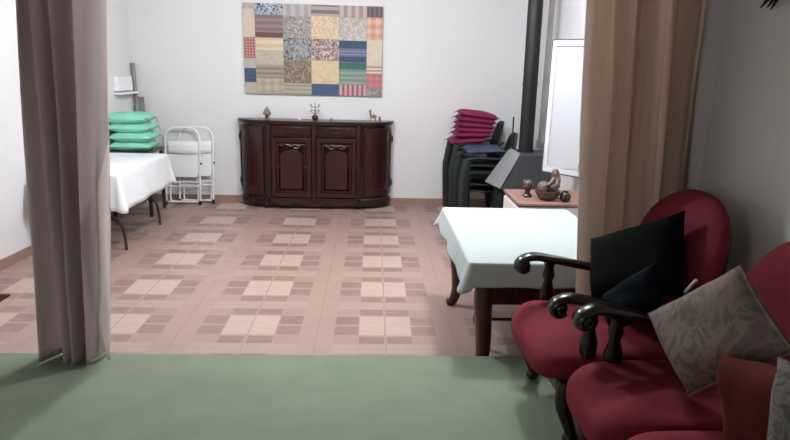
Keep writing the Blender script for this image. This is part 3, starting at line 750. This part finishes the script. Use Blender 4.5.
# ------------------------------------------------------------------ right table with cloth
def right_table():
    x0, x1, y0, y1, z = .52, 1.455, 3.05, 4.36, .72
    r = thing('dining_table', 'dark wooden table with curved cabriole legs under a pale cloth on the right', 'table', ((x0+x1)/2, (y0+y1)/2, 0)); org = Vector(r.location)
    MB().box(x0+.015, x1-.015, y0+.015, y1-.015, z-.035, z-.005).build('tabletop', M_table, r, org, bevel=.006)
    ap = MB()
    for q in ((x0+.09, x1-.09, y0+.05, y0+.075), (x0+.09, x1-.09, y1-.115, y1-.09), (x0+.09, x0+.115, y0+.09, y1-.09), (x1-.115, x1-.09, y0+.09, y1-.09)):
        ap.box(q[0], q[1], q[2], q[3], z-.25, z-.035)
    ap.build('apron', M_table, r, org, bevel=.004)
    for x, sx in ((x0+.115, -1), (x1-.115, 1)):
        for y, sy in ((y0+.10, -1), (y1-.12, 1)):
            k = .7
            m = MB()
            m.tube([(x, y, z-.04), (x+sx*.005, y+sy*.01, .56), (x+sx*.012*k, y+sy*.02, .44), (x-sx*.01*k, y, .27), (x-sx*.012*k, y, .13), (x+sx*.02*k, y+sy*.01, .04), (x+sx*.055*k, y+sy*.025, .012)],
                   lambda t: .064-.032*min(1, t*1.15)+.012*max(0, t-.82)*4, 12, 5)
            m.blob((x+sx*.045*k, y+sy*.02, .02), (.036, .03, .02), 12, 8)
            m.build('leg', M_table, r, org)
    cloth_table('tablecloth', 'pale greenish white cloth over the table behind the near armchair', x0, x1-.005, y0, y1, z, .11, M_cloth, .03, .05, 1, .03)
right_table()
def stool():
    r = thing('stool', 'dark wooden stool tucked beneath the cloth covered right table', 'stool', (.92, 3.72, 0))
    MB().box(-.2, .2, -.2, .2, .42, .455).build('seat', M_table, r, bevel=.01)
    for sx in (-1, 1):
        for sy in (-1, 1):
            MB().lathe([(.014, 0), (.02, .04), (.014, .1), (.022, .2), (.022, .3), (.026, .42)], (sx*.2*.92, sy*.19, 0), 10).build('leg', M_table, r)
    for s in (-1, 1):
        MB().tube([(-.18, s*.19, .2), (.18, s*.19, .2)], .011, 8, 1).build('stretcher', M_table, r)
        MB().tube([(s*.18, -.19, .24), (s*.18, .19, .24)], .011, 8, 1).build('stretcher', M_table, r)
stool()

# ------------------------------------------------------------------ armchairs (front towards -x)
def seat_arm(r, s, half):
    """sweeping wooden arm rail that ends in a scroll, with its turned post"""
    k = s*(half-.265)
    m = MB()
    m.tube([(.66, k+s*.275, .62), (.55, k+s*.28, .59), (.38, k+s*.285, .60), (.20, k+s*.28, .635), (.09, k+s*.27, .655), (.03, k+s*.262, .64), (.012, k+s*.26, .607), (.035, k+s*.26, .588), (.06, k+s*.26, .6)],
           lambda t: .029-.004*t, 16, 6, squash=(1.45, .72))
    m.blob((.04, k+s*.261, .612), (.032, .04, .033), 14, 10)
    ar = m.build('arm', M_black, r)
    MB().lathe([(.026, .29), (.03, .33), (.02, .36), (.034, .43), (.036, .47), (.02, .53), (.03, .56), (.022, .6), (.028, .62)], (.17, k+s*.275, 0), 14).build('arm_post', M_black, ar)

def upholstered(name, label, cat, loc, rz, half, seats, HW, H1, taper):
    r = thing(name, label, cat, loc, rz)
    def seat(c, w, edge):
        def seat_pt(u, v):
            a = 2*PI*u; p = .42
            def sp(x): return math.copysign(abs(x)**p, x)
            ph = -PI/2+PI*v; q = .5
            cs, sn = math.cos(ph), math.sin(ph)
            cc = abs(cs)**q; x = .31+.335*cc*sp(math.cos(a)); y = c+w*cc*sp(math.sin(a))
            z = .365+.088*math.copysign(abs(sn)**.62, sn)
            if x < .12: z -= .035*((.12-x)/.14)**2
            z += .010*math.sin(8*y+5*x)*max(0, sn)+.005*math.sin(23*y-9*x)*max(0, sn)
            return (x, y, z)
        MB().grid(seat_pt, 56, 26, True).build('seat', M_red, r, auto=180)
    n = seats; w = (half+.045)*2/n
    for k in range(n): seat(half+.045-w*(k+.5), w/2+.004, k)
    fr = MB(); fr.prism([(.06, -half), (.06, half), (.66, half-.015), (.66, -half+.015)], .235, .30)
    fr.build('seat_frame', M_black, r, bevel=.01)
    for s in (-1, 1):
        m = MB(); h = half*s
        m.tube([(.10, h, .28), (.085, h+s*.015, .2), (.12, h+s*.01, .1), (.14, h+s*.01, .045)], lambda t: .036-.014*t, 10, 4); m.blob((.135, h+s*.01, .03), (.034, .03, .03), 12, 8)
        lg = m.build('leg', M_black, r)
        MB().blob((.13, h+s*.01, .012), (.018, .014, .012), 10, 6).build('caster', M_brass, lg)
        m = MB(); m.tube([(.62, h-s*.015, .28), (.64, h-s*.01, .12), (.70, h-s*.005, 0)], lambda t: .03-.008*t, 10, 4); m.build('leg', M_black, r)
        seat_arm(r, s, half)
    H0 = .32; zs = .70; out = []; n = 40
    for k in range(n+1):
        a = PI*k/n; out.append((HW*math.copysign(abs(math.cos(a))**.85, math.cos(a)), zs+(H1-zs)*math.sin(a)**.8))
    side = [(HW*(taper+(1-taper)*math.sin(PI/2*t)**1.2), H0+(zs-H0)*t) for t in (0, .2, .4, .6, .8)]
    out = side+out+[(-y, z) for y, z in side[::-1]]
    cz = .70
    def lean(y, z, d):
        return (.60+.13*(z-.30)/.75 + d - .05*(abs(y)/HW)**3*min(1, max(0, (z-.3)/.3)), y, z)
    def pad(sc, th, R=9):
        mb = MB(); N = len(out); vs = []
        for j in range(R+1):
            t = j/R; rr = sc*(1-t**1.6*.999); hh = th*(1-(1-t)**3)
            for y, z in out: vs.append(lean(y*rr, cz+(z-cz)*rr, hh))
        return mb.add(vs, [(j*N+i, j*N+(i+1) % N, (j+1)*N+(i+1) % N, (j+1)*N+i) for j in range(R) for i in range(N)])
    p = pad(1, -.09); b = pad(1, .03); p.add(b.v, b.f); p.build('backrest', M_red, r, auto=180)
    bk = pad(.97, .065); c = pad(.97, .02); bk.add(c.v, c.f); bk.build('back_panel', M_black, r, auto=180)
    for s in (-1, 1):
        MB().tube([lean(s*HW*taper*.9, .28, .03), lean(s*HW*taper*.92, .5, .04)], .024, 10, 1).build('back_post', M_black, r)
    return r
upholstered('armchair', 'red armchair with scrolled dark arms holding black and navy cushions beside the table', 'armchair', (.705, 2.50, PZ), .03, .265, 1, .34, 1.035, .62)
upholstered('sofa', 'red sofa with a scrolled dark arm at the right front holding patterned and rust cushions', 'sofa', (.775, 1.46, PZ), .0, .66, 3, .67, 1.09, .8)

def cushion(name, label, corners, th, m, wr, seed, pipe=None):
    c = sum((Vector(p) for p in corners), Vector())/4; zb = min(p[2] for p in corners)
    r = thing(name, label, 'cushion', (c.x, c.y, zb), 0, 'loose cushions on the armchairs'); org = Vector(r.location)
    mb = MB().pillow(corners, th, 20, .05, wr, seed); mb.build('cover', m, r, org, auto=180)
    if pipe:
        A = [Vector(p) for p in corners]; cc = sum(A, Vector())/4; pts = []
        for i in range(4):
            a, b = A[i], A[(i+1) % 4]
            for k in range(8):
                t = k/8; p = a.lerp(b, t); pts.append(p+(cc-p)*.05*4*t*(1-t))
        MB().tube(pts, .006, 8, 1, True).build('piping', pipe, r, org)
    return r
cushion('throw_cushion', 'large black green velvet cushion leaning on the back of the far armchair', [(1.02, 2.60, .70), (1.22, 2.2, .88), (1.29, 2.40, 1.18), (1.05, 2.76, .95)], .15, M_dkgreen, .006, 1)
cushion('throw_cushion', 'dark navy cushion resting in front of the black cushion', [(.98, 2.26, .70), (1.10, 2.12, .88), (1.12, 2.25, 1.0), (.985, 2.385, .80)], .11, M_navyv, .006, 2)
cushion('throw_cushion', 'grey floral brocade cushion tipped on one corner on the front armchair', [(1.07, 1.79, .69), (1.17, 1.50, .99), (1.15, 1.765, 1.15), (1.05, 2.10, .847)], .15, M_paisley, .006, 3, M_paisley)
cushion('throw_cushion', 'rust red cushion propped against the grey floral cushion', [(1.04, 1.515, .70), (1.16, 1.16, .70), (1.12, 1.24, 1.05), (1.0, 1.56, .955)], .13, M_rust, .010, 4)
cushion('throw_cushion', 'grey leaf patterned cushion cut off at the right edge of the view', [(.90, 1.17, .80), (1.0, .80, .78), (1.02, .83, 1.16), (.93, 1.235, 1.11)], .13, M_greyfl, .006, 5)
st = MB().tube([(1.235, 2.208, .896), (1.235, 2.144, .969)], .006, 8, 1)  # highlight on the polished chair wood, modelled as a thin white rod
tag(st.build('painted_glint', M_glint), 'thin white painted glint on dark wood between the two armchairs', 'strip')

# hanging plant whose leaf tips show at the top right
def plant():
    r = thing('hanging_plant', 'dark spiky leaf tips of a wall plant at the top right corner', 'plant', (RX(2.2), 2.2, 2.2)); org = Vector(r.location)
    c = Vector((RX(2.2)-.075, 2.2, 2.08))
    MB().lathe([(.04, 0), (.06, .02), (.072, .12), (.066, .12), (.05, .04)], c, 18).build('pot', M_pot, r, org)
    MB().box(c.x-.01, RX(2.2), 2.19, 2.21, 2.10, 2.12).build('bracket', M_iron, r, org)
    rnd = random.Random(4)
    tips = [(.05, .40, -.085), (.04, .34, -.09), (.03, .30, -.10), (.02, .27, -.06), (.05, .36, -.03), (-.06, -.25, -.06), (-.12, .05, -.06), (-.1, -.1, .05), (-.05, .18, .04)]
    for dx, dy, dz in tips:
        a = c+Vector((0, 0, .05)); e = c+Vector((dx, dy, dz)); mid = a.lerp(e, .5)+Vector((dx*.4-.01, dy*.1, .03))
        P = smooth([a, mid, e], 8); m = MB(); vs = []
        for i, p in enumerate(P):
            t = i/(len(P)-1); w = .024*math.sin(PI*min(1, .12+.88*t))+.001; d = Vector((0, 1, 0)) if abs(dy) < .08 else Vector((0, .3, 1)).normalized()
            vs += [p+d*w, p+Vector((-.003, 0, 0)), p-d*w]
        n = len(P); fs = []
        for i in range(n-1):
            for k in (0, 1): fs.append((i*3+k, i*3+k+1, (i+1)*3+k+1, (i+1)*3+k))
        m.add(vs, fs).build('leaf', M_leaf, r, org, solid=.002, auto=180)
plant()

# ------------------------------------------------------------------ light
def lamp(loc, e, r, c=(1, .95, .9)):
    l = bpy.data.lights.new('ceiling_or_fill_lamp', 'POINT'); l.energy = e; l.shadow_soft_size = r; l.color = c
    o = bpy.data.objects.new('ceiling_or_fill_lamp', l); COL.objects.link(o); o.location = loc
    return o
lamp((-.8, 4.85, 2.7), 140, .08, (.94, .98, 1))
lamp((.72, 4.15, 2.7), 112, .08, (.94, .98, 1))
lamp((-2.6, -1.6, 2.0), 46, .2, (1, .93, .92))  # unseen fill light behind the camera, added to brighten the front room
wd = bpy.data.worlds.new('World'); scene.world = wd; wd.use_nodes = True
wd.node_tree.nodes['Background'].inputs[0].default_value = (.9, .95, 1, 1); wd.node_tree.nodes['Background'].inputs[1].default_value = .0

# ------------------------------------------------------------------ camera
cam = bpy.data.cameras.new('camera'); co = bpy.data.objects.new('camera', cam); COL.objects.link(co)
cam.sensor_fit = 'HORIZONTAL'; cam.sensor_width = 36; cam.lens = 610.32*36/790; cam.clip_start = .05
pi, ya, ro = [math.radians(a) for a in (14.3103, 2.3241, -1.4907)]
F = Vector((math.sin(ya)*math.cos(pi), math.cos(ya)*math.cos(pi), -math.sin(pi))); r0 = Vector((math.cos(ya), -math.sin(ya), 0)); d0 = F.cross(r0)
rt = r0*math.cos(ro)+d0*math.sin(ro); dn = -r0*math.sin(ro)+d0*math.cos(ro)
co.matrix_world = Matrix(((rt.x, -dn.x, -F.x, 0), (rt.y, -dn.y, -F.y, 0), (rt.z, -dn.z, -F.z, 1.7325), (0, 0, 0, 1)))
scene.camera = co
vs = scene.view_settings
vs.view_transform = 'Standard'; vs.look = 'None'; vs.gamma = 1; vs.exposure = 0; vs.use_curve_mapping = False
